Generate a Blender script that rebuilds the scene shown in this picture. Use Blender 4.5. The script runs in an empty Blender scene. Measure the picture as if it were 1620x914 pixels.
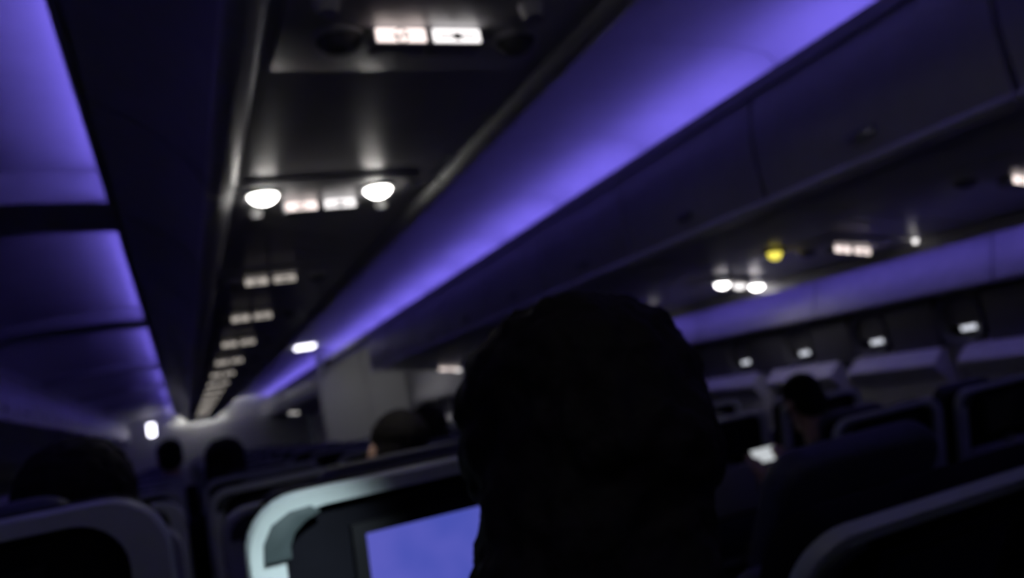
import bpy, bmesh, math, random
from mathutils import Vector, Matrix, noise
random.seed(7)
S = bpy.context.scene
COL = S.collection

# ------------------------------------------------------------------ camera
F, CX, CY = 1250.0, 810.0, 457.0          # focal length and centre in pixels of the 1620x914 frame
VP = (292.0, 712.0)                       # where the cabin's long lines meet
ROLL = math.radians(10.5)
EYE = Vector((0.0, 0.0, 1.27))
v = Vector(((VP[0] - CX) / F, (CY - VP[1]) / F, -1)).normalized()
h = Vector((math.cos(ROLL), math.sin(ROLL), 0))
u = h.cross(v).normalized()
if u.y < 0: u = -u
w = v.cross(u)
ROT = Matrix((w, v, u))                    # camera -> world
cam_d = bpy.data.cameras.new('camera')
cam_d.sensor_width = 36.0
cam_d.lens = 36.0 * F / 1620.0
cam_d.clip_start = 0.02
cam_d.dof.use_dof = True
cam_d.dof.focus_distance = 0.30
cam_d.dof.aperture_fstop = 7.5
cam = bpy.data.objects.new('camera', cam_d)
COL.objects.link(cam)
cam.matrix_world = Matrix.Translation(EYE) @ ROT.to_4x4()
S.camera = cam

def pray(px, py):
    return ROT @ Vector(((px - CX) / F, (CY - py) / F, -1))
def on_plane(px, py, n, d):
    """where the line of sight of a pixel meets the plane n.p = d"""
    r = pray(px, py); n = Vector(n)
    return EYE + r * ((d - n.dot(EYE)) / n.dot(r))

# ------------------------------------------------------------------ world, exposure
wd = bpy.data.worlds.new('night'); S.world = wd; wd.use_nodes = True
wd.node_tree.nodes['Background'].inputs[0].default_value = (0.02, 0.025, 0.05, 1)
wd.node_tree.nodes['Background'].inputs[1].default_value = 0.3
vs = S.view_settings
vs.view_transform = 'Standard'; vs.look = 'None'; vs.gamma = 1.0; vs.exposure = 0.0
vs.use_curve_mapping = False

PURPLE = (0.235, 0.175, 1.0)
COVE_POWER = 7.0
COVE_LEFT_POWER = 16.0
WASH_POWER = 4.2

# ------------------------------------------------------------------ materials
MATS = {}
def mat(name, col, rough=0.5, metal=0.0, var=0.12, scale=30.0, bump=0.0, spec=0.5):
    m = bpy.data.materials.new(name); m.use_nodes = True
    nt = m.node_tree; b = nt.nodes['Principled BSDF']
    b.inputs['Roughness'].default_value = rough
    b.inputs['Metallic'].default_value = metal
    b.inputs['Specular IOR Level'].default_value = spec
    tc = nt.nodes.new('ShaderNodeTexCoord')
    nz = nt.nodes.new('ShaderNodeTexNoise'); nz.inputs['Scale'].default_value = scale
    nz.inputs['Detail'].default_value = 4
    nt.links.new(tc.outputs['Object'], nz.inputs['Vector'])
    rp = nt.nodes.new('ShaderNodeValToRGB')
    lo = [c * (1 - var) for c in col]; hi = [min(1, c * (1 + var)) for c in col]
    rp.color_ramp.elements[0].position = 0.3; rp.color_ramp.elements[0].color = (*lo, 1)
    rp.color_ramp.elements[1].position = 0.7; rp.color_ramp.elements[1].color = (*hi, 1)
    nt.links.new(nz.outputs['Fac'], rp.inputs['Fac'])
    nt.links.new(rp.outputs['Color'], b.inputs['Base Color'])
    if bump:
        bp = nt.nodes.new('ShaderNodeBump'); bp.inputs['Strength'].default_value = bump
        bp.inputs['Distance'].default_value = 0.004
        nt.links.new(nz.outputs['Fac'], bp.inputs['Height'])
        nt.links.new(bp.outputs['Normal'], b.inputs['Normal'])
    MATS[name] = m
    return m
def glow(name, col, power):
    m = bpy.data.materials.new(name); m.use_nodes = True
    nt = m.node_tree; nt.nodes.clear()
    e = nt.nodes.new('ShaderNodeEmission'); o = nt.nodes.new('ShaderNodeOutputMaterial')
    e.inputs[0].default_value = (*col, 1); e.inputs[1].default_value = power
    nt.links.new(e.outputs[0], o.inputs[0])
    MATS[name] = m
    return m
mat('ceiling_panel', (0.62, 0.62, 0.66), 0.6, var=0.04, scale=8)
mat('bin_plastic', (0.46, 0.46, 0.49), 0.42, var=0.06, scale=12)
mat('bin_under', (0.68, 0.67, 0.68), 0.33, var=0.05, scale=10)
mat('rail', (0.78, 0.78, 0.78), 0.40, var=0.05)
mat('wall_panel', (0.44, 0.44, 0.48), 0.55, var=0.06, scale=20)
mat('window_surround', (0.14, 0.14, 0.17), 0.6, var=0.06, scale=20)
mat('dado', (0.78, 0.78, 0.80), 0.5, var=0.04, scale=20)
mat('partition', (0.50, 0.51, 0.52), 0.7, var=0.05, scale=25)
mat('carpet', (0.03, 0.035, 0.06), 0.95, var=0.4, scale=160, bump=0.6)
mat('leather', (0.030, 0.034, 0.065), 0.55, var=0.2, scale=90, bump=0.15)
mat('shell', (0.004, 0.004, 0.007), 0.75, var=0.1, spec=0.08)
mat('rim', (0.40, 0.44, 0.45), 0.45, var=0.04)
mat('tray', (0.35, 0.36, 0.38), 0.5, var=0.05)
mat('grip', (0.035, 0.048, 0.052), 0.6, var=0.1)
mat('black_plastic', (0.006, 0.006, 0.008), 0.5, spec=0.2)
mat('metal', (0.35, 0.35, 0.37), 0.35, metal=0.9)
mat('skin', (0.42, 0.27, 0.20), 0.55, var=0.08, scale=40)
mat('hair', (0.006, 0.005, 0.005), 0.75, var=0.3, scale=120, bump=0.5, spec=0.2)
mat('shirt_black', (0.010, 0.010, 0.014), 0.85, var=0.2, scale=80, bump=0.3, spec=0.2)
mat('shirt_maroon', (0.06, 0.014, 0.016), 0.85, var=0.2, scale=80, bump=0.3)
mat('shirt_grey', (0.10, 0.10, 0.11), 0.85, var=0.2, scale=80, bump=0.3)
mat('shirt_pale', (0.55, 0.53, 0.50), 0.85, var=0.1, scale=80, bump=0.3)
mat('trousers', (0.02, 0.022, 0.035), 0.85, var=0.2, scale=80, bump=0.3)
mat('shoe', (0.012, 0.011, 0.011), 0.5)
mat('eye', (0.7, 0.68, 0.65), 0.2)
mat('lip', (0.32, 0.13, 0.11), 0.5)
mat('shade', (0.20, 0.20, 0.22), 0.6)
mat('pane_dark', (0.01, 0.01, 0.015), 0.08)
glow('cove_light', PURPLE, COVE_POWER)
glow('cove_light_left', PURPLE, COVE_LEFT_POWER)
glow('wash_light', PURPLE, WASH_POWER)
glow('reading_lit', (1.0, 0.97, 0.92), 22.0)
glow('reading_right', (1.0, 0.95, 0.95), 12.0)
glow('sign_far', (1.0, 0.90, 0.82), 0.55)
glow('sign_lit', (1.0, 0.84, 0.80), 1.8)
glow('sign_white', (1.0, 0.95, 0.95), 1.8)
glow('call_yellow', (0.85, 0.72, 0.10), 1.6)
glow('slit_light', (0.85, 0.88, 1.0), 0.9)
glow('lamp_white', (0.86, 0.84, 1.0), 6.0)
glow('partition_fill', (1.0, 0.97, 0.92), 8.0)
glow('aft_fill', (1.0, 0.97, 0.94), 6.0)
glow('front_lamp', (1.0, 0.98, 0.90), 46.0)
glow('phone_lit', (0.9, 0.95, 1.0), 0.6)
# seat screen: flat picture, blue to violet
def screen_mat():
    m = bpy.data.materials.new('screen_lit'); m.use_nodes = True
    nt = m.node_tree; nt.nodes.clear()
    tc = nt.nodes.new('ShaderNodeTexCoord'); nz = nt.nodes.new('ShaderNodeTexNoise')
    nz.inputs['Scale'].default_value = 9.0
    rp = nt.nodes.new('ShaderNodeValToRGB')
    rp.color_ramp.elements[0].position = 0.38; rp.color_ramp.elements[0].color = (0.052, 0.075, 0.42, 1)
    rp.color_ramp.elements[1].position = 0.66; rp.color_ramp.elements[1].color = (0.10, 0.105, 0.50, 1)
    e = nt.nodes.new('ShaderNodeEmission'); o = nt.nodes.new('ShaderNodeOutputMaterial')
    nt.links.new(tc.outputs['Object'], nz.inputs['Vector']); nt.links.new(nz.outputs['Fac'], rp.inputs['Fac'])
    nt.links.new(rp.outputs['Color'], e.inputs[0]); e.inputs[1].default_value = 1.0
    nt.links.new(e.outputs[0], o.inputs[0]); MATS['screen_lit'] = m
screen_mat()

# ------------------------------------------------------------------ helpers
TINT = {}
def link(name, me, m=None, parent=None, loc=None):
    if m:
        key = (me.as_pointer(), m)
        if key not in TINT:
            if me.materials: me = me.copy(); me.materials.clear()
            me.materials.append(MATS[m]); TINT[key] = me
        me = TINT[key]
    o = bpy.data.objects.new(name, me); COL.objects.link(o)
    if parent: o.parent = parent
    if loc is not None: o.location = loc
    return o
def empty(name, loc, rz=0.0):
    o = bpy.data.objects.new(name, None); COL.objects.link(o)
    o.empty_display_size = 0.1; o.location = loc; o.rotation_euler.z = rz
    return o
def tag(o, label, cat, group=None):
    o['label'] = label; o['category'] = cat
    if group: o['group'] = group
    return o
def struct(o): o['kind'] = 'structure'; return o
def mesh(bm, smooth=False, ang=None):
    me = bpy.data.meshes.new('m'); bm.normal_update(); bm.to_mesh(me); bm.free()
    if smooth:
        for p in me.polygons: p.use_smooth = True
        if ang: me.set_sharp_from_angle(angle=math.radians(ang))
    return me
def box(a, b, bev=0.0, seg=2, mtx=None):
    """box from corner a to corner b, edges rounded"""
    bm = bmesh.new(); bmesh.ops.create_cube(bm, size=1.0)
    for vt in bm.verts:
        vt.co = Vector([a[i] + (vt.co[i] + 0.5) * (b[i] - a[i]) for i in range(3)])
    if bev: bmesh.ops.bevel(bm, geom=bm.edges[:], offset=bev, segments=seg, profile=0.5, affect='EDGES')
    if mtx: bmesh.ops.transform(bm, matrix=mtx, verts=bm.verts)
    return mesh(bm, bev > 0, 40)
def prism(prof, y0, y1):
    """closed (x, z) outline extruded along y"""
    bm = bmesh.new()
    A = [bm.verts.new((x, y0, z)) for x, z in prof]; B = [bm.verts.new((x, y1, z)) for x, z in prof]
    n = len(prof)
    for i in range(n):
        bm.faces.new((A[i], A[(i + 1) % n], B[(i + 1) % n], B[i]))
    bm.faces.new(A[::-1]); bm.faces.new(B)
    bmesh.ops.recalc_face_normals(bm, faces=bm.faces[:])
    return mesh(bm, True, 35)
def thick(curve, t):
    """open (x, z) curve made into a closed outline t thick, to its left"""
    out = []
    n = len(curve)
    for i in range(n):
        a = Vector(curve[max(0, i - 1)]); b = Vector(curve[min(n - 1, i + 1)])
        d = (b - a).normalized(); out.append((curve[i][0] - d.y * t, curve[i][1] + d.x * t))
    return list(curve) + out[::-1]
def bez(p0, p1, p2, n=8):
    r = []
    for i in range(n + 1):
        t = i / n
        r.append(tuple((1 - t) ** 2 * p0[k] + 2 * t * (1 - t) * p1[k] + t * t * p2[k] for k in range(2)))
    return r
def disc(c, r, depth, axis='z', seg=20, dome=0.0):
    bm = bmesh.new()
    bmesh.ops.create_cone(bm, cap_ends=True, segments=seg, radius1=r * (1 - dome), radius2=r, depth=depth)
    if axis == 'y': bmesh.ops.rotate(bm, matrix=Matrix.Rotation(math.pi / 2, 3, 'X'), verts=bm.verts)
    bmesh.ops.translate(bm, vec=c, verts=bm.verts)
    return mesh(bm, True, 40)
ORD = ['first', 'second', 'third', 'fourth', 'fifth', 'sixth', 'seventh', 'eighth', 'ninth', 'tenth', 'eleventh',
       'twelfth', 'thirteenth', 'fourteenth', 'fifteenth', 'sixteenth', 'seventeenth', 'eighteenth', 'nineteenth',
       'twentieth', 'twenty-first', 'twenty-second', 'twenty-third', 'twenty-fourth', 'twenty-fifth', 'twenty-sixth', 'twenty-seventh', 'twenty-eighth', 'twenty-ninth']

# ------------------------------------------------------------------ people: skins, hair and clothes (seated further below)
SPH = {}
def sphere_of(seg):
    if seg not in SPH:
        bm = bmesh.new(); bmesh.ops.create_uvsphere(bm, u_segments=seg, v_segments=seg // 2 + 2, radius=1.0)
        bm.verts.index_update()
        SPH[seg] = ([tuple(q.co) for q in bm.verts], [tuple(q.index for q in f.verts) for f in bm.faces]); bm.free()
    return SPH[seg]
def blob(parts, voxel, smooth=4, disp=None):
    """tapered capsules and ellipsoids melted into one continuous skin"""
    VS, FS = [], []
    def ball(c, r, rot=None, seg=16):
        vv, ff = sphere_of(seg); k0 = len(VS)
        for q in vv:
            z = Vector((q[0] * r[0], q[1] * r[1], q[2] * r[2]))
            VS.append(c + (rot @ z if rot else z))
        FS.extend([tuple(k0 + i_ for i_ in f) for f in ff])
    for q in parts:
        if q[0] == 'e': ball(Vector(q[1]), q[2], q[3] if len(q) > 3 else None)
        else:
            a, b, ra, rb = Vector(q[1]), Vector(q[2]), q[3], q[4]
            nn = max(2, int((b - a).length / (min(ra, rb) * .45)))
            for i in range(nn + 1):
                k = i / nn; rr = ra + (rb - ra) * k
                ball(a.lerp(b, k), (rr, rr, rr), None, 10 if rr < .02 else 14)
    me = bpy.data.meshes.new('b'); me.from_pydata(VS, [], FS); me.update()
    o = bpy.data.objects.new('tmp', me); COL.objects.link(o)
    md = o.modifiers.new('r', 'REMESH'); md.mode = 'VOXEL'; md.voxel_size = voxel; md.use_smooth_shade = True
    if smooth:
        s_ = o.modifiers.new('s', 'SMOOTH'); s_.iterations = smooth; s_.factor = .5
    dg = bpy.context.evaluated_depsgraph_get(); dg.update()
    out = bpy.data.meshes.new_from_object(o.evaluated_get(dg))
    bpy.data.objects.remove(o); bpy.data.meshes.remove(me)
    if disp:
        amp, sc = disp
        nm = [vt.normal.copy() for vt in out.vertices]
        for vt, q in zip(out.vertices, nm):
            vt.co += q * amp * (noise.noise(vt.co * sc) + .5 * noise.noise(vt.co * sc * 2.3))
    for p_ in out.polygons: p_.use_smooth = True
    return out
def person_meshes(lean, headlean, turn, pose, hair_kind, L=.47):
    V = Vector
    d = V((0, math.sin(lean), math.cos(lean))); P = V((0, .02, .10)); N = P + d * L
    hd = V((0, math.sin(headlean), math.cos(headlean))); H = N + hd * .215
    R = Matrix.Rotation(turn, 3, 'Z') @ Matrix.Rotation(-headlean, 3, 'X')
    hp = lambda x, y, z: H + R @ V((x, y, z))
    body = [('e', P, (.165, .12, .11)), ('c', P, P + d * .2, .12, .115), ('e', P + d * .3, (.155, .105, .15), Matrix.Rotation(-lean, 3, 'X')),
            ('c', N - d * .03, H - hd * .06, .058, .052),
            ('e', H + R @ V((0, -.008, .025)), (.076, .094, .092), R), ('e', hp(0, .018, -.055), (.058, .070, .075), R),
            ('c', hp(0, .088, .005), hp(0, .104, -.030), .009, .014),
            ('e', hp(.076, -.005, -.012), (.012, .020, .032), R), ('e', hp(-.076, -.005, -.012), (.012, .020, .032), R),
            ('c', hp(-.018, .078, -.098), hp(.018, .078, -.098), .018, .018)]
    shirt, pants, shoes = [], [], []
    shirt += [('e', P, (.175, .132, .12)), ('c', P, P + d * .2, .135, .13), ('e', P + d * .3, (.172, .122, .17), Matrix.Rotation(-lean, 3, 'X')),
              ('c', N - d * .06, N - d * .005, .085, .070)]
    for s in (-1, 1):
        sh = N - d * .055 + V((s * .165, 0, 0))
        if pose == 'phone' and s > 0:
            el = sh + V((.05, .12, -.24)); wr_ = V((.10, .36, .44)); fd = V((0, .35, .94))
        elif pose == 'phone':
            el = sh + V((-.05, .12, -.24)); wr_ = V((-.06, .36, .42)); fd = V((.1, .35, .93))
        else:
            el = sh + V((s * .06, .06, -.26)); wr_ = V((s * .13, .30 + .1 * math.sin(lean), .175)); fd = V((-s * .15, .95, -.12))
        fd.normalize()
        body += [('c', sh, el, .050, .040), ('c', el, wr_, .040, .027), ('c', V((0, 0, 0)) + N - d * .05, sh, .06, .055)]
        shirt += [('c', N - d * .055, sh, .078, .068), ('c', sh, el, .064, .053), ('c', el, el.lerp(wr_, .85), .052, .040)]
        # hand: palm, four fingers and a thumb from the side of the palm
        side = fd.cross(V((0, 0, 1)) if abs(fd.z) < .8 else V((0, -1, 0))).normalized(); nrm = side.cross(fd).normalized()
        if nrm.z < 0 and pose != 'phone': nrm = -nrm
        pc = wr_ + fd * .05
        body += [('c', wr_, pc, .026, .024)]
        for j, (off, ln) in enumerate(((-.030, .066), (-.010, .076), (.010, .072), (.030, .056))):
            k0 = pc + side * off + fd * .030; k1 = k0 + fd * ln * .5 - nrm * .006; k2 = k1 + fd * ln * .42 - nrm * .024
            body += [('c', pc + side * off * .8, k0, .015, .0105), ('c', k0, k1, .0100, .0090), ('c', k1, k2, .0088, .0075)]
        th = -s
        t0 = wr_ + fd * .018 + side * th * .020; t1 = t0 + side * th * .034 + fd * .024 - nrm * .008; t2 = t1 + fd * .034 + side * th * .008 - nrm * .010
        body += [('c', t0, t1, .015, .0115), ('c', t1, t2, .011, .009)]
        hip = P + V((s * .09, .02, -.02)); kn = V((s * .12, .44, .085)); an = V((s * .12, .47, -.365))
        body += [('c', hip, kn, .078, .055), ('c', kn, an, .052, .036), ('c', an, an + V((0, .13, -.035)), .038, .032)]
        pants += [('c', hip, kn, .095, .068), ('c', kn, an + V((0, 0, .03)), .066, .055)]
        shoes.append([('c', an + V((0, -.02, -.035)), an + V((0, .14, -.055)), .046, .040), ('c', an + V((0, -.02, .0)), an + V((0, .02, -.03)), .046, .046)])
    pants += [('e', P, (.172, .13, .10))]
    M = {'body': blob(body, .0065, 3), 'shirt': blob(shirt, .011, 5, (.004, 18)), 'trousers': blob(pants, .012, 4, (.003, 18)),
         'shoe': [blob(q, .008, 2) for q in shoes]}
    if hair_kind == 'bushy':
        hr = [('e', hp(0, -.022, .040), (.108, .112, .088), R), ('e', hp(0, -.045, -.02), (.100, .088, .080), R),
              ('e', hp(.060, -.015, .01), (.050, .072, .078), R), ('e', hp(-.060, -.015, .01), (.050, .072, .078), R),
              ('c', hp(-.035, -.040, -.06), hp(-.085, -.050, -.18), .078, .070), ('c', hp(.01, -.040, -.06), hp(-.005, -.050, -.18), .064, .058)]
        M['hair'] = blob(hr, .006, 3, (.007, 42))
    elif hair_kind == 'long':
        hr = [('e', hp(0, -.020, .042), (.090, .102, .088), R), ('e', hp(0, -.055, -.03), (.086, .060, .11), R), ('c', hp(0, -.07, -.06), hp(0, -.09, -.20), .070, .055),
              ('c', hp(.07, -.02, .0), hp(.075, -.03, -.16), .030, .025), ('c', hp(-.07, -.02, .0), hp(-.075, -.03, -.16), .030, .025)]
        M['hair'] = blob(hr, .007, 3, (.005, 35))
    else:
        hr = [('e', hp(0, -.022, .042), (.084, .098, .084), R), ('e', hp(0, -.050, -.01), (.080, .062, .075), R)]
        M['hair'] = blob(hr, .006, 3, (.004, 60))
    bm = bmesh.new()
    for s in (-1, 1):
        bmesh.ops.create_uvsphere(bm, u_segments=10, v_segments=8, radius=.0125, matrix=Matrix.Translation(hp(s * .030, .080, .004)))
    M['eyes'] = mesh(bm, True)
    bm = bmesh.new()
    bmesh.ops.create_uvsphere(bm, u_segments=12, v_segments=8, radius=1, matrix=Matrix.Translation(hp(0, .086, -.066)) @ R.to_4x4() @ Matrix.Diagonal((.024, .008, .009, 1)))
    M['lips'] = mesh(bm, True)
    M['head'] = H
    return M
SEAT_Z = .455
near = person_meshes(math.radians(27), math.radians(22), math.radians(-12), 'lap', 'bushy', L=.52)
calm = person_meshes(math.radians(-6), math.radians(4), math.radians(8), 'lap', 'short')
lng = person_meshes(math.radians(-5), math.radians(6), math.radians(-28), 'lap', 'long')
phn = person_meshes(math.radians(-4), math.radians(16), math.radians(-6), 'phone', 'short')

# ------------------------------------------------------------------ the cabin shell
MID = 0.36                      # the cabin's middle line
Y0, Y1 = -2.4, 22.0
RW, LW = 3.12, 2 * MID - 3.12   # side walls
PART_Y = 11.5
struct(link('floor', box((LW - .1, Y0, -0.08), (RW + .1, Y1, 0.0)), 'carpet'))
struct(link('wall_front', box((LW, Y1, 0.0), (RW, Y1 + .08, 2.7)), 'partition'))
struct(link('wall_back', box((LW, Y0 - .08, 0.0), (RW, Y0, 2.7)), 'partition'))
struct(link('ceiling', box((LW, Y0, 2.62), (RW, Y1, 2.68)), 'ceiling_panel'))

def side_wall(name, xw, s):
    """wall above and behind the panels; s = +1 for the right wall"""
    return struct(link(name, box((min(xw + s * .05, xw + s * .12), Y0, 0.0), (max(xw + s * .05, xw + s * .12), Y1, 2.7)), 'wall_panel'))
wr = side_wall('wall_right', RW, 1)
wl = side_wall('wall_left', LW, -1)
# upper sidewall band washed by the light, plain panels joint to joint
def wall_pieces(parent, xw, s, yend):
    # a band above the windows, pieces 1.0 m long
    y = -1.84
    band = prism([(0.05, 1.335), (-.06, 1.340), (-.072, 1.352), (-.066, 1.38), (-.03, 1.47), (0.0, 1.545), (0.01, 1.62), (0.055, 1.62)], 0.004, 0.996)
    dado = prism([(0.05, 1.115), (0.0, 1.108), (-0.078, 1.046), (-0.080, 1.036), (-0.02, 0.97), (0.0, 0.0), (0.05, 0.0)], 0.0, 0.50)
    between = box((0.0, 0.0, 1.10), (0.055, 0.27, 1.325), 0.01)
    while y < yend - 0.5:
        o = link('upper_panel', band, 'wall_panel', parent, (xw, y, 0)); o.scale.x = s
        y += 1.0
    k = 0
    while True:
        yy = -1.785 + 0.615 * k
        if yy > yend - 0.6: break
        o = link('dado_panel', dado, 'dado', parent, (xw, yy, 0)); o.scale.x = s
        k += 1
    k = 0
    while -1.475 + 0.5 * k < yend - 0.5:
        o = link('pillar_panel', between, 'window_surround', parent, (xw, -1.475 + 0.5 * k, 0)); o.scale.x = s
        k += 1
wall_pieces(wr, RW, 1, PART_Y); wall_pieces(wl, LW, -1, Y1)

# windows: pitch 0.5 m along the wall, shade pulled almost down, a slit of light under it
win_frame = None
def make_window(n, x, y, s, lit):
    t = struct(empty('window_%d' % n, (x, y, 1.22)))
    t.scale.x = s
    global win_frame
    if win_frame is None:
        bm = bmesh.new(); N = 28
        def oval(rx, rz, xx, p=3.0):
            r = []
            for i in range(N):
                a = 2 * math.pi * i / N; c, sn = math.cos(a), math.sin(a)
                r.append(bm.verts.new((xx, rx * math.copysign(abs(c) ** (2 / p), c), rz * math.copysign(abs(sn) ** (2 / p), sn))))
            return r
        R = [oval(.112, .105, .0), oval(.108, .100, -.008), oval(.095, .088, .004), oval(.088, .082, .045)]
        for a, b in zip(R, R[1:]):
            for i in range(N): bm.faces.new((a[i], a[(i + 1) % N], b[(i + 1) % N], b[i]))
        bmesh.ops.recalc_face_normals(bm, faces=bm.faces[:])
        win_frame = (mesh(bm, True, 50), box((.034, -.088, -.030), (.040, .088, .084), .004), box((.030, -.03, -.036), (.040, .03, -.028), .002),
                     box((.046, -.092, -.088), (.05, .092, .088)), box((.034, -.045, -.056), (.040, .025, -.034), .002))
    link('window_frame', win_frame[0], 'window_surround', t)
    sh = link('shade', win_frame[1], 'shade', t); link('shade_pull', win_frame[2], 'rail', sh)
    link('pane', win_frame[3], 'pane_dark', t)
    if lit: link('lit_gap', win_frame[4], 'slit_light', t)
n = 1
for k in range(19):
    make_window(n, RW, 0.41 + 0.5 * k, 1, k in (3, 4, 5, 6, 7)); n += 1
for k in range(19):
    make_window(n, LW, 0.41 + 0.5 * k, -1, False); n += 1

# ceilings over the two aisles: a long curved panel each, jointed into pieces
RC = [(2.11, 2.10), (2.12, 2.19), (2.105, 2.25), (2.06, 2.29), (1.93, 2.315), (1.72, 2.325), (1.45, 2.32), (1.20, 2.30), (1.0, 2.27)]
LC = [(0.06, 2.27), (-.10, 2.315), (-.30, 2.328), (-.55, 2.322), (-.85, 2.300), (-1.08, 2.28), (-1.22, 2.25), (-1.32, 2.20), (-1.38, 2.10)]
cr = struct(empty('ceiling_right_aisle', (0, 0, 0))); cl = struct(empty('ceiling_left_aisle', (0, 0, 0)))
pr = prism(thick(RC, -.02), 0.003, 0.897)
y = -2.42
while y < Y1 - .5:
    link('ceiling_panel', pr, 'ceiling_panel', cr, (0, y, 0)); y += 0.9
BREAKS = [(3.10, 3.52), (5.95, 6.35), (9.3, 9.6), (12.3, 12.55), (16.0, 16.2)]
edges = [Y0] + [e for b in BREAKS for e in b] + [Y1]
for i in range(0, len(edges), 2):
    LCi = LC if i == 0 else [(x_, z_ - .03 * (1 if x_ < -.05 else 0)) for x_, z_ in LC]
    a, b = edges[i], edges[i + 1]; m_ = max(1, round((b - a) / 1.4))
    for j in range(m_):
        link('ceiling_panel', prism(thick(LCi, -.02), a + (b - a) * j / m_ + .003, a + (b - a) * (j + 1) / m_ - .003), 'ceiling_panel', cl)
for a, b in BREAKS:       # lower arches that cross the left aisle
    ar = [(0.06, 2.20), (-.14, 2.196), (-.4, 2.215), (-.8, 2.21), (-1.15, 2.185), (-1.38, 2.10), (-1.38, 2.38), (0.06, 2.38)]
    link('ceiling_arch', prism(ar, a, b), 'bin_plastic', cl)

# ------------------------------------------------------------------ overhead bins
CB = 0.47                                     # middle of the centre bins
LIPL, LIPR = -0.135, 1.075
PITCH_C = 1.03
left_face = bez((0.145, 1.915), (0.10, 2.06), (-0.109, 2.165), 8)
right_face = [(2 * CB - x, z) for x, z in left_face]
cb_body = [(0.205, 1.895), (0.735, 1.895)] + [(x - .015, z) for x, z in right_face] + [(1.042, 2.175), (-.104, 2.175)] + [(x + .015, z) for x, z in left_face[::-1]]
bodyC = prism(cb_body, 0.006, PITCH_C - .006)
doorL = prism(thick(left_face, .016), 0.012, PITCH_C - .012)
doorR = prism(thick(right_face, -.016), 0.012, PITCH_C - .012)
rail_prof = []
for i in range(12):
    a = 2 * math.pi * i / 12; rail_prof.append((0.160 + .038 * math.cos(a), 1.905 + .024 * math.sin(a)))
railL = prism(rail_prof, 0.006, PITCH_C - .006)
railR = prism([(2 * CB - x, z) for x, z in rail_prof], 0.006, PITCH_C - .006)
latchL = box((.036, .47, 2.052), (.070, .57, 2.076), .006)
latchR = box((2 * CB - .070, .47, 2.052), (2 * CB - .036, .57, 2.076), .006)
YC0 = -2.05
kc = 0
while YC0 + kc * PITCH_C < Y1 - 1.0:
    y = YC0 + kc * PITCH_C
    t = empty('overhead_bin', (0, y, 0))
    i = kc - 2
    lab = 'grey centre overhead bin above the seats, %s unit counted forward from the camera' % ORD[i] if i >= 0 else \
          'grey centre overhead bin, %s unit behind the camera' % ORD[-i - 1]
    tag(t, lab, 'overhead bin', 'centre overhead bins')
    link('body', bodyC, 'bin_under', t)
    d = link('door', doorL, 'bin_plastic', t); link('latch', latchL, 'metal', d)
    d = link('door', doorR, 'bin_plastic', t); link('latch', latchR, 'metal', d)
    link('grab_rail', railL, 'rail', t); link('grab_rail', railR, 'rail', t)
    kc += 1
# lips that hide the cove lights
lipL = [(-.148, 2.155), (-.135, 2.150), (-.122, 2.165), (-.105, 2.178), (0.04, 2.178), (0.04, 2.19), (-.12, 2.19), (-.126, 2.212), (-.142, 2.212)]
lipL = [(x + .006, z) for x, z in lipL]
struct(link('trim_1', prism(lipL, Y0, Y1), 'bin_plastic'))
struct(link('trim_2', prism([(2 * CB - x, z) for x, z in lipL], Y0, Y1), 'bin_plastic'))

# outboard bins
def under_z(x): return 1.735 - 0.165 * (x - 1.93)
PB = 0.9
face = bez((1.925, 1.745), (1.885, 1.95), (1.955, 2.125), 8)
ob_body = [(1.96, under_z(1.96)), (3.0, under_z(3.0)), (3.10, 1.60), (3.10, 2.12)] + [(x + .016, z) for x, z in face[::-1]]
bodyO = prism(ob_body, 0.005, PB - .005)
doorO = prism(thick(face, -.017), 0.010, PB - .010)
edgeO = prism([(1.935 + .034 * math.cos(a), 1.735 + .020 * math.sin(a)) for a in [2 * math.pi * i / 12 for i in range(12)]], .005, PB - .005)
latchO = box((1.896, .40, 1.80), (1.914, .50, 1.83), .005)
ko = 0
while -2.42 + ko * PB < Y1 - .8:
    y = -2.42 + ko * PB
    for side in (1, -1):
        if side > 0 and 8.3 < y < PART_Y: continue        # the door area has no bins
        t = empty('overhead_bin', (0, y, 0))
        if side < 0: t.location.x = 2 * MID; t.scale.x = -1
        i = ko - 3; nm = 'window side overhead bin over the right hand seats' if side > 0 else 'window side overhead bin over the left hand seats'
        lab = '%s, %s unit ahead of the camera' % (nm, ORD[i]) if i >= 0 else '%s, %s unit behind the camera' % (nm, ORD[-i - 1])
        tag(t, lab, 'overhead bin', 'outboard overhead bins')
        link('body', bodyO, 'bin_under', t)
        d = link('door', doorO, 'bin_plastic', t); link('latch', latchO, 'metal', d)
        link('grab_rail', edgeO, 'rail', t)
    ko += 1
lipR = [(1.938, 2.118), (1.952, 2.112), (1.97, 2.125), (2.10, 2.125), (2.10, 2.137), (1.966, 2.137), (1.956, 2.165), (1.942, 2.165)]
struct(link('trim_3', prism(lipR, Y0, Y1), 'bin_plastic'))
struct(link('trim_4', prism([(2 * MID - x, z) for x, z in lipR], Y0, Y1), 'bin_plastic'))
# valance under the bins that hides the wash light
VAL_END = 8.38
val = [(2.915, 1.56), (2.925, 1.522), (2.94, 1.522), (2.94, 1.575)]
struct(link('trim_5', prism(val, Y0, VAL_END), 'bin_plastic'))
struct(link('trim_6', prism([(2 * MID - x, z) for x, z in val], Y0, Y1), 'bin_plastic'))

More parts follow.
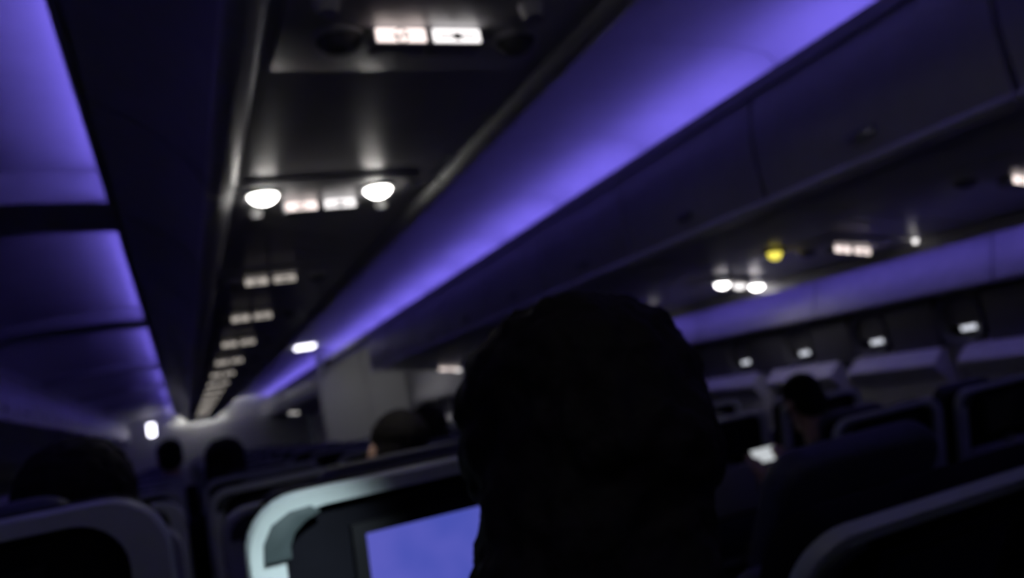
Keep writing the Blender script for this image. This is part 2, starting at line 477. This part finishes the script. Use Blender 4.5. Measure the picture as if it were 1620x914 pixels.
# ------------------------------------------------------------------ mood lights in the coves
def strip(name, prof, y0, y1, m, label, group):
    t = empty(name, (0, y0, 0)); tag(t, label, 'light strip', group)
    link('lit_tube', prism(prof, 0.02, y1 - y0 - .02), m, t)
    return t
def ring(cx, cz, r, n=8): return [(cx + r * math.cos(2 * math.pi * i / n), cz + r * math.sin(2 * math.pi * i / n)) for i in range(n)]
k = 0
while -2.42 + (k + 1) * PB < Y1:
    y = -2.42 + k * PB
    strip('cove_light', ring(2.035, 2.152, .013), y + .02, y + PB - .02, 'cove_light',
          'violet cove light on the right bins, %s length from the cabin rear' % ORD[k], 'violet cove lights')
    k += 1
for i in range(0, len(edges), 2):
    strip('cove_light', ring(-.068, 2.203, .013), edges[i] + .03, edges[i + 1] - .03, 'cove_light_left',
          'violet cove light over the left aisle, %s stretch between the arches' % ORD[i // 2], 'violet cove lights')
k = 0
while -1.84 + k < VAL_END - .6:
    strip('wash_light', ring(2.985, 1.545, .008), -1.84 + k, -.84 + k, 'wash_light',
          'violet light under the right bins washing the window wall, %s length from the rear' % ORD[k], 'violet wall wash lights')
    k += 1

# ------------------------------------------------------------------ partition and far lamps
p = struct(empty('wall_partition', (0, PART_Y, 0)))
link('partition_panel', box((1.86, 0, 0.0), (2.50, .06, 2.60), .006), 'partition', p)
link('partition_panel', box((2.505, 0, 0.0), (3.12, .06, 2.60), .006), 'partition', p)
link('edge_trim', box((1.845, -.01, 0.0), (1.86, .07, 2.10), .004), 'metal', p)

def ceiling_lamp(loc, sx, sy, m, label, power=None):
    t = empty('ceiling_lamp', loc); tag(t, label, 'ceiling lamp')
    link('housing', box((-sx - .015, -sy - .015, 0.0), (sx + .015, sy + .015, .02), .005), 'bin_plastic', t)
    link('diffuser', box((-sx, -sy, -.03), (sx, sy, 0.0), .008), m, t)
    return t
ceiling_lamp((1.60, 10.6, 2.32), .12, .10, 'lamp_white', 'bright white ceiling lamp where the violet cove meets the grey partition')
ceiling_lamp((2.60, 10.0, 2.585), .25, .15, 'partition_fill', 'hidden lamp added on the ceiling to brighten the partition')  # added out of sight, only to light the partition
ceiling_lamp((0.47, 21.0, 2.585), .70, .25, 'front_lamp', 'ceiling lamp lighting the far grey bulkhead at the cabin end')
ceiling_lamp((MID, -1.9, 2.585), 1.2, .30, 'aft_fill', 'added fill lamp on the ceiling behind the camera')  # unseen fill lamp, added to lift the cabin's dim neutral light
t = empty('wall_lamp', (-.69, 21.99, 1.91)); tag(t, 'small bright wall lamp at the left edge of the far bulkhead', 'wall lamp')
link('housing', box((-.12, -.05, -.16), (.12, 0, .16), .01), 'bin_plastic', t)
link('diffuser', box((-.08, -.07, -.15), (.08, -.05, .15), .01), 'lamp_white', t)

# ------------------------------------------------------------------ service units with reading lights and signs
def dome(r, d):
    bm = bmesh.new(); bmesh.ops.create_uvsphere(bm, u_segments=20, v_segments=12, radius=1.0)
    bmesh.ops.delete(bm, geom=[q for q in bm.verts if q.co.z > .01], context='VERTS')
    for q in bm.verts: q.co = (q.co.x * r, q.co.y * r, q.co.z * d)
    return mesh(bm, True)
lens_m = dome(.038, .030); ring_m = disc((0, 0, -.004), .044, .008)
noz_m = disc((0, 0, -.012), .022, .024, dome=.3)
sign_case = box((-.047, 0, -.030), (.047, .05, 0.0), .004)
sign_face = box((-.042, -.003, -.027), (.042, .001, -.004), .001)
def picto_smoke():
    bm = bmesh.new()
    def bar(x0, z0, x1, z1, t):
        d = Vector((x1 - x0, 0, z1 - z0)); nrm = Vector((-d.z, 0, d.x)).normalized() * t / 2
        a = Vector((x0, -.0036, z0)); b = Vector((x1, -.0036, z1))
        bm.faces.new([bm.verts.new(q) for q in (a - nrm, b - nrm, b + nrm, a + nrm)])
    bar(-.018, -.018, .006, -.018, .004); bar(.008, -.018, .016, -.018, .004)
    bar(-.010, -.026, .010, -.009, .0025)
    for i in range(14):
        a = 2 * math.pi * i / 14; b = 2 * math.pi * (i + 1) / 14
        bar(.012 * math.cos(a), -.0175 + .012 * math.sin(a), .012 * math.cos(b), -.0175 + .012 * math.sin(b), .002)
    return mesh(bm)
def picto_belt():
    bm = bmesh.new()
    def quad(*q): bm.faces.new([bm.verts.new((x, -.0036, z)) for x, z in q])
    quad((-.034, -.020), (-.006, -.020), (-.006, -.015), (-.034, -.015))
    quad((.034, -.020), (.006, -.020), (.006, -.015), (.034, -.015))
    quad((-.007, -.024), (.007, -.024), (.007, -.011), (-.007, -.011))
    return mesh(bm)
pic_a, pic_b = picto_smoke(), picto_belt()
plate_c = box((-.228, -.17, -.006), (.228, .17, 0.0), .004)
plate_o = box((-.24, -.15, -.006), (.24, .15, 0.0), .004)
def service_unit(loc, tilt, plate, lamps, signs, label, group, vents=(), call=None, mats=('sign_lit', 'sign_lit')):
    t = empty('service_unit', loc); t.rotation_euler.y = tilt; tag(t, label, 'service panel', group)
    link('plate', plate, 'bin_under', t)
    for x, y, m in lamps:
        r = link('reading_light', ring_m, 'rail', t, (x, y, -.006)); link('lens', lens_m, m, r)
    for i, (x, y) in enumerate(signs):
        c = link('sign', sign_case, 'bin_plastic', t, (x, y, -.006))
        f = link('sign_face', sign_face, mats[i % 2], c)
        c2 = link('pictogram', (pic_a, pic_b)[i % 2], 'black_plastic', c)
    for x, y in vents: link('air_nozzle', noz_m, 'rail', t, (x, y, -.006))
    if call:
        link('call_light', disc((0, 0, -.010), .028, .020, dome=.4), 'call_yellow', t, (call[0], call[1], -.006))
    return t
ZC = 1.8945
cu = [(1.175, 'near'), (2.14, 'lit'), (3.24, ''), (4.22, ''), (5.31, ''), (6.47, ''), (7.6, ''), (8.7, ''), (9.8, ''), (10.9, ''), (12.0, ''), (13.1, ''), (14.2, ''), (15.3, ''), (16.4, '')]
for i, (y, kind) in enumerate(cu):
    off = 'reading_off'
    if kind == 'near':
        service_unit((.44, y, ZC), 0, plate_c, [(-.13, .04, 'shade'), (.19, .04, 'shade')], [(-.035, 0), (.063, 0)],
                     'centre service panel nearest the camera with two lit signs', 'centre service panels', [(-.17, -.08), (.17, -.08)], mats=('sign_lit', 'sign_white'))
    elif kind == 'lit':
        LIT_UNIT = service_unit((.44, y, ZC), 0, plate_c, [(-.175, -.06, 'reading_lit'), (.135, -.05, 'reading_lit')], [(-.065, .03), (.042, .03)],
                     'centre service panel with two burning reading lights and two lit signs', 'centre service panels', [(-.18, .1), (.18, .1)], mats=('sign_lit', 'sign_white'))
    else:
        service_unit((.43, y, ZC), 0, plate_c, [(-.17, .05, 'shade'), (.16, .05, 'shade')], [(-.090, 0), (.020, 0)],
                     'centre service panel with lit signs, %s in the row running away from the camera' % ORD[i], 'centre service panels', mats=('sign_far', 'sign_far'))
# the unit over the camera's own row: one of its reading lights shines on the seat in front
t = service_unit((.43, .10, ZC), 0, plate_c, [(-.18, 0, 'reading_lit'), (.18, 0, 'shade')], [(-.055, .05), (.06, .05)],
                 'centre service panel above the camera with one reading light on', 'centre service panels')
def beam(parent, loc, target, watts, deg, col):
    L = bpy.data.lights.new('reading_beam', 'SPOT'); L.energy = watts; L.color = col
    L.spot_size = math.radians(deg); L.spot_blend = 0.8; L.shadow_soft_size = 0.02
    o = bpy.data.objects.new('reading_beam', L); COL.objects.link(o); o.parent = parent; o.location = loc
    o.rotation_euler = (Vector(target) - Vector(parent.location) - Vector(loc)).to_track_quat('-Z', 'Y').to_euler()
beam(LIT_UNIT, (-.175, -.06, -.04), (.48, 2.60, .70), 5, 34, (1.0, .95, .88))
beam(LIT_UNIT, (.135, -.05, -.04), (.56, 2.36, 1.10), 4, 34, (1.0, .95, .88))
sp_d = bpy.data.lights.new('reading_beam', 'SPOT'); sp_d.energy = 190; sp_d.color = (0.80, 0.97, 1.0)
sp_d.spot_size = math.radians(14); sp_d.spot_blend = 1.0; sp_d.shadow_soft_size = 0.02
sp = bpy.data.objects.new('reading_beam', sp_d); COL.objects.link(sp); sp.parent = t
sp.location = (-.18, 0, -.04)
aim = Vector((0.10, 1.06, 1.02)) - Vector((.25, .10, ZC - .04))
sp.rotation_euler = aim.to_track_quat('-Z', 'Y').to_euler()

# right hand units sit on the sloping underside of the outboard bins
TIL = math.atan(0.165)
NU = Vector((0.165, 0, 1)); DU = 1.735 + 0.165 * 1.93
def on_under(px, py): return on_plane(px, py, NU, DU)
def right_unit(px, py, dx, lamps, signs, label, **kw):
    q = on_under(px, py); q.x -= dx; q.z = under_z(q.x) - .001
    return service_unit(q, TIL, plate_o, lamps, signs, label, 'right service panels', **kw)
q = on_under(1348, 388); c_ = on_under(1225, 397); d_ = on_under(1450, 387); d_.y *= 2.86 / d_.x; d_.x = 2.86
right_unit(1348, 388, 0, [(-.15, .1, 'shade')], [(-.055, 0), (.055, 0)], 'right service panel with two lit signs beside the yellow call light')
t = empty('call_light', (c_.x, c_.y, under_z(c_.x))); t.rotation_euler.y = TIL; tag(t, 'small round yellow call light under the right bins', 'call light')
link('bezel', disc((0, 0, -.005), .045, .010), 'black_plastic', t); link('lens', disc((0, 0, -.020), .034, .030, dome=.4), 'call_yellow', t)
t = empty('indicator_lamp', (d_.x, d_.y, under_z(d_.x))); t.rotation_euler.y = TIL; tag(t, 'tiny white indicator lamp under the right bins near the wall', 'indicator lamp')
link('bezel', disc((0, 0, -.003), .018, .006), 'black_plastic', t); link('lens', disc((0, 0, -.014), .013, .018, dome=.4), 'sign_white', t)
right_unit(1172, 447, 0, [(-.12, 0, 'reading_right'), (.10, 0, 'reading_right'), (-.01, 0, 'sign_white')], [], 'right service panel with a row of white reading lights burning')
right_unit(1036, 490, 0, [(0, 0, 'sign_white'), (.16, 0, 'shade')], [], 'right service panel with one white light just right of the big dark head')
right_unit(1616, 275, 0, [(-.15, .08, 'shade')], [(0, 0)], 'right service panel with one pinkish lit sign at the right edge of the picture')
service_unit((2.62, 8.0, under_z(2.62) - .001), TIL, plate_o, [(-.1, .05, 'shade'), (.14, .05, 'sign_white')], [(-.05, -.05), (.06, -.05)], 'right service panel with faint lit signs in front of the grey partition', 'right service panels')
service_unit((2.35, 18.6, under_z(2.35) - .001), TIL, plate_o, [], [(-.055, 0), (.055, 0)], 'lit service panel beyond the partition on the far right bins', 'right service panels', mats=('sign_white', 'sign_white'))

# ------------------------------------------------------------------ seats
def outline(wd_, s0, s1, r, n=7):
    pts = [(-wd_ / 2, s0), (wd_ / 2, s0)]
    for i in range(n + 1):
        a = math.pi / 2 * i / n; pts.append((wd_ / 2 - r + r * math.cos(a), s1 - r + r * math.sin(a)))
    for i in range(n + 1):
        a = math.pi / 2 + math.pi / 2 * i / n; pts.append((-wd_ / 2 + r + r * math.cos(a), s1 - r + r * math.sin(a)))
    return pts
PIV = 0.42
def back_map(tilt):
    c, s_ = math.cos(tilt), math.sin(tilt)
    return lambda x, s, t: (x, t * c - s * s_, PIV + s * c + t * s_)
def slab(pts, t0, t1, fm, bev=0.0, seg=2):
    bm = bmesh.new()
    A = [bm.verts.new((x, t0, s)) for x, s in pts]; B = [bm.verts.new((x, t1, s)) for x, s in pts]
    n = len(pts)
    for i in range(n): bm.faces.new((A[i], A[(i + 1) % n], B[(i + 1) % n], B[i]))
    fa = bm.faces.new(A[::-1]); fb = bm.faces.new(B)
    bmesh.ops.recalc_face_normals(bm, faces=bm.faces[:])
    if bev:
        es = [e for f in (fa, fb) for e in f.edges]
        bmesh.ops.bevel(bm, geom=es, offset=bev, segments=seg, profile=0.5, affect='EDGES')
    for vt in bm.verts: vt.co = fm(vt.co.x, vt.co.z, vt.co.y)
    return mesh(bm, True, 40)
def frame_ring(outer, inner, t0, t1, fm):
    bm = bmesh.new(); n = len(outer)
    Z = []
    for pts, t in ((outer, t1), (outer, t0 + .008), ([(o[0] * .9 + i_[0] * .1, o[1] * .9 + i_[1] * .1) for o, i_ in zip(outer, inner)], t0), (inner, t0), (inner, t1)):
        Z.append([bm.verts.new(fm(x, s, t)) for x, s in pts])
    for a, b in zip(Z, Z[1:] + Z[:1]):
        for i in range(n): bm.faces.new((a[i], a[(i + 1) % n], b[(i + 1) % n], b[i]))
    bmesh.ops.recalc_face_normals(bm, faces=bm.faces[:])
    return mesh(bm, True, 40)
W_, L_ = 0.50, 0.795
def seat_meshes(tilt):
    fm = back_map(tilt); M = {}
    M['shell'] = slab(outline(W_ - .01, .02, L_ - .005, .06), -.055, 0.0, fm, .006)
    M['rim'] = frame_ring(outline(W_, .0, L_, .065), outline(W_ - .088, .05, L_ - .019, .055), -.068, -.050, fm)
    M['grip'] = slab([(-.231, .722), (-.199, .722), (-.199, .737), (-.192, .752), (-.178, .763), (-.160, .770), (-.170, .779), (-.196, .777), (-.218, .765), (-.229, .745)], -.074, -.067, fm, .002)
    M['backrest'] = slab(outline(W_ - .05, .02, L_ - .16, .05), -.002, .085, fm, .03, 3)
    M['headrest'] = slab(outline(.30, L_ - .20, L_ - .012, .05), .075, .125, fm, .018, 3)
    M['bezel'] = slab([(-.125, .575), (.125, .575), (.125, .742), (-.125, .742)], -.066, -.05, fm, .005)
    M['screen'] = slab([(-.108, .585), (.108, .585), (.108, .728), (-.108, .728)], -.0675, -.064, fm)
    M['tray_table'] = slab(outline(.40, .27, .53, .02), -.075, -.054, fm, .005)
    M['latch'] = slab([(-.02, .535), (.02, .535), (.02, .552), (-.02, .552)], -.08, -.062, fm, .003)
    M['pocket'] = slab(outline(.42, .05, .25, .03), -.085, -.05, fm, .010)
    M['cushion'] = box((-W_ / 2 + .025, .0, .33), (W_ / 2 - .025, .47, .47), .04, 3)
    M['armrest'] = box((-.022, -.02, .615), (.022, .38, .655), .014)
    M['arm_post'] = box((-.018, -.02, .36), (.018, .06, .63), .008)
    bm = bmesh.new()
    M['frame'] = box((-W_ / 2 + .03, .02, .29), (W_ / 2 - .03, .44, .33), .006)
    M['leg'] = box((-.018, -.02, 0), (.018, .02, .30), .006)
    return M
SM = {False: seat_meshes(math.radians(9)), True: seat_meshes(math.radians(31))}
def seat(x, y, label, group, reclined=False, lit=False, full=True, tall=1.0):
    M = SM[reclined]
    t = empty('passenger_seat', (x, y, 0)); t.scale.z = tall; t.scale.x = 1.04 if reclined else 1.0; tag(t, label, 'seat', group)
    link('shell', M['shell'], 'shell', t); r = link('rim', M['rim'], 'rim', t)
    link('backrest', M['backrest'], 'leather', t); link('headrest', M['headrest'], 'leather', t)
    link('cushion', M['cushion'], 'leather', t); link('frame', M['frame'], 'metal', t)
    for lx in (-.18, .18):
        for ly in (.06, .38): link('leg', M['leg'], 'metal', t, (lx, ly, 0))
    for s in (-1, 1):
        a = link('armrest', M['armrest'], 'black_plastic', t, (s * .265, 0, 0)); link('arm_post', M['arm_post'], 'black_plastic', a)
    if full:
        link('hand_grip', M['grip'], 'grip', t)
        b = link('bezel', M['bezel'], 'black_plastic', t)
        link('screen', M['screen'], 'screen_lit' if lit else 'pane_dark', b)
        tt = link('tray_table', M['tray_table'], 'tray', t); link('latch', M['latch'], 'metal', tt)
        link('seat_pocket', M['pocket'], 'leather', t)
    return t
CXS = (-.275, .30, .875)
ROW = [(-.08)] + [1.19 + .90 * k for k in range(11)]
POSN = ('beside the left aisle', 'in the middle', 'beside the right aisle')
for r, y in enumerate(ROW):
    for c, x in enumerate(CXS):
        if r == 0: lab = 'dark seat in the camera\'s own row, ' + POSN[c]
        elif r == 1: lab = ('dark seat in front at lower left with a faint bright corner', 'seat in front with pale lit rim and glowing blue screen',
                            'reclined dark seat in front at lower right with wide grey rim')[c]
        else: lab = 'dark seat in the centre block, %s row ahead, %s' % (ORD[r - 1], POSN[c])
        seat(x, y, lab, 'centre block seats', reclined=(r == 1 and c == 2), lit=(r == 1 and c == 1), tall=1.03 if (r, c) == (1, 0) else .975 if (r, c) == (1, 2) else (.94 if r > 1 else 1.0))
    if r < 13:
        for c, x in enumerate((2.165, 2.742)):
            seat(x, y + .1, 'dark seat on the right side, %s row, by the %s' % ('own' if r == 0 else ORD[r - 1], ('aisle', 'window')[c]), 'right side seats', full=r < 4, tall=.82)
        for c, x in enumerate((2 * MID - 2.742, 2 * MID - 2.165)):
            seat(x, y + .1, 'dark seat on the left side, %s row, by the %s' % ('own' if r == 0 else ORD[r - 1], ('window', 'aisle')[c]), 'left side seats', full=r < 4, tall=.82)

# ------------------------------------------------------------------ passengers in their places
def put_person(M, loc, label, shirt, rz=0.0, sc=1.0):
    t = empty('person', loc, rz); t.scale = (sc, sc, sc); tag(t, label, 'person', 'passengers')
    b = link('body', M['body'], 'skin', t)
    link('eyes', M['eyes'], 'eye', b); link('lips', M['lips'], 'lip', b)
    link('hair', M['hair'], 'hair', t)
    link('shirt', M['shirt'], shirt, t)
    link('trousers', M['trousers'], 'trousers', t)
    for q in M['shoe']: link('shoe', q, 'shoe', t)
    return t
H = near['head']
put_person(near, (.318 - H.x, .625 - H.y, 1.205 - H.z), 'person with a big bushy dark head of hair leaning forward close by', 'shirt_black')
def in_seat(M, x, row, label, shirt, top=None, rz=0.0, dy=0.0, dz=0.0, sc=1.0):
    """sit a person in a row; dy moves the hips forward on the cushion"""
    return put_person(M, (x, row + .19 + dy, SEAT_Z + dz), label, shirt, rz, sc)
in_seat(calm, CXS[0] + .12, ROW[1], 'person in the seat at lower left, black hair above the headrest', 'shirt_maroon', dz=-.045)
pl = in_seat(calm, CXS[1] + .06, ROW[2], 'person two rows ahead with dark hair and a lit cheek', 'shirt_pale', dz=-.06, dy=.05)
pl.rotation_euler.y = math.radians(15)
in_seat(calm, CXS[2] + .03, ROW[3], 'person three rows ahead, dark head beside the big bushy one', 'shirt_pale', dz=-.09)
in_seat(lng, CXS[1] - .12, ROW[4], 'person four rows ahead, dark head in front of the far bulkhead', 'shirt_black', dz=-.07)
in_seat(calm, CXS[0] + .18, ROW[6], 'person six rows ahead beside the left aisle, small dark head', 'shirt_black')
pp = in_seat(phn, 2.165, ROW[2] + .1, 'person on the right side holding a lit phone', 'shirt_grey', dz=-.09, dy=-.02, sc=.85)
ph = empty('mobile_phone', Vector(pp.location) + Vector((.02, .41, .53)) * .85, 0); ph.rotation_euler.x = math.radians(-25)
tag(ph, 'mobile phone with a bright screen held in the right side seats', 'phone')
link('case', box((-.066, -.004, -.034), (.066, .004, .034), .003), 'black_plastic', ph)
link('screen', box((-.060, -.0055, -.029), (.060, -.003, .029)), 'phone_lit', ph)
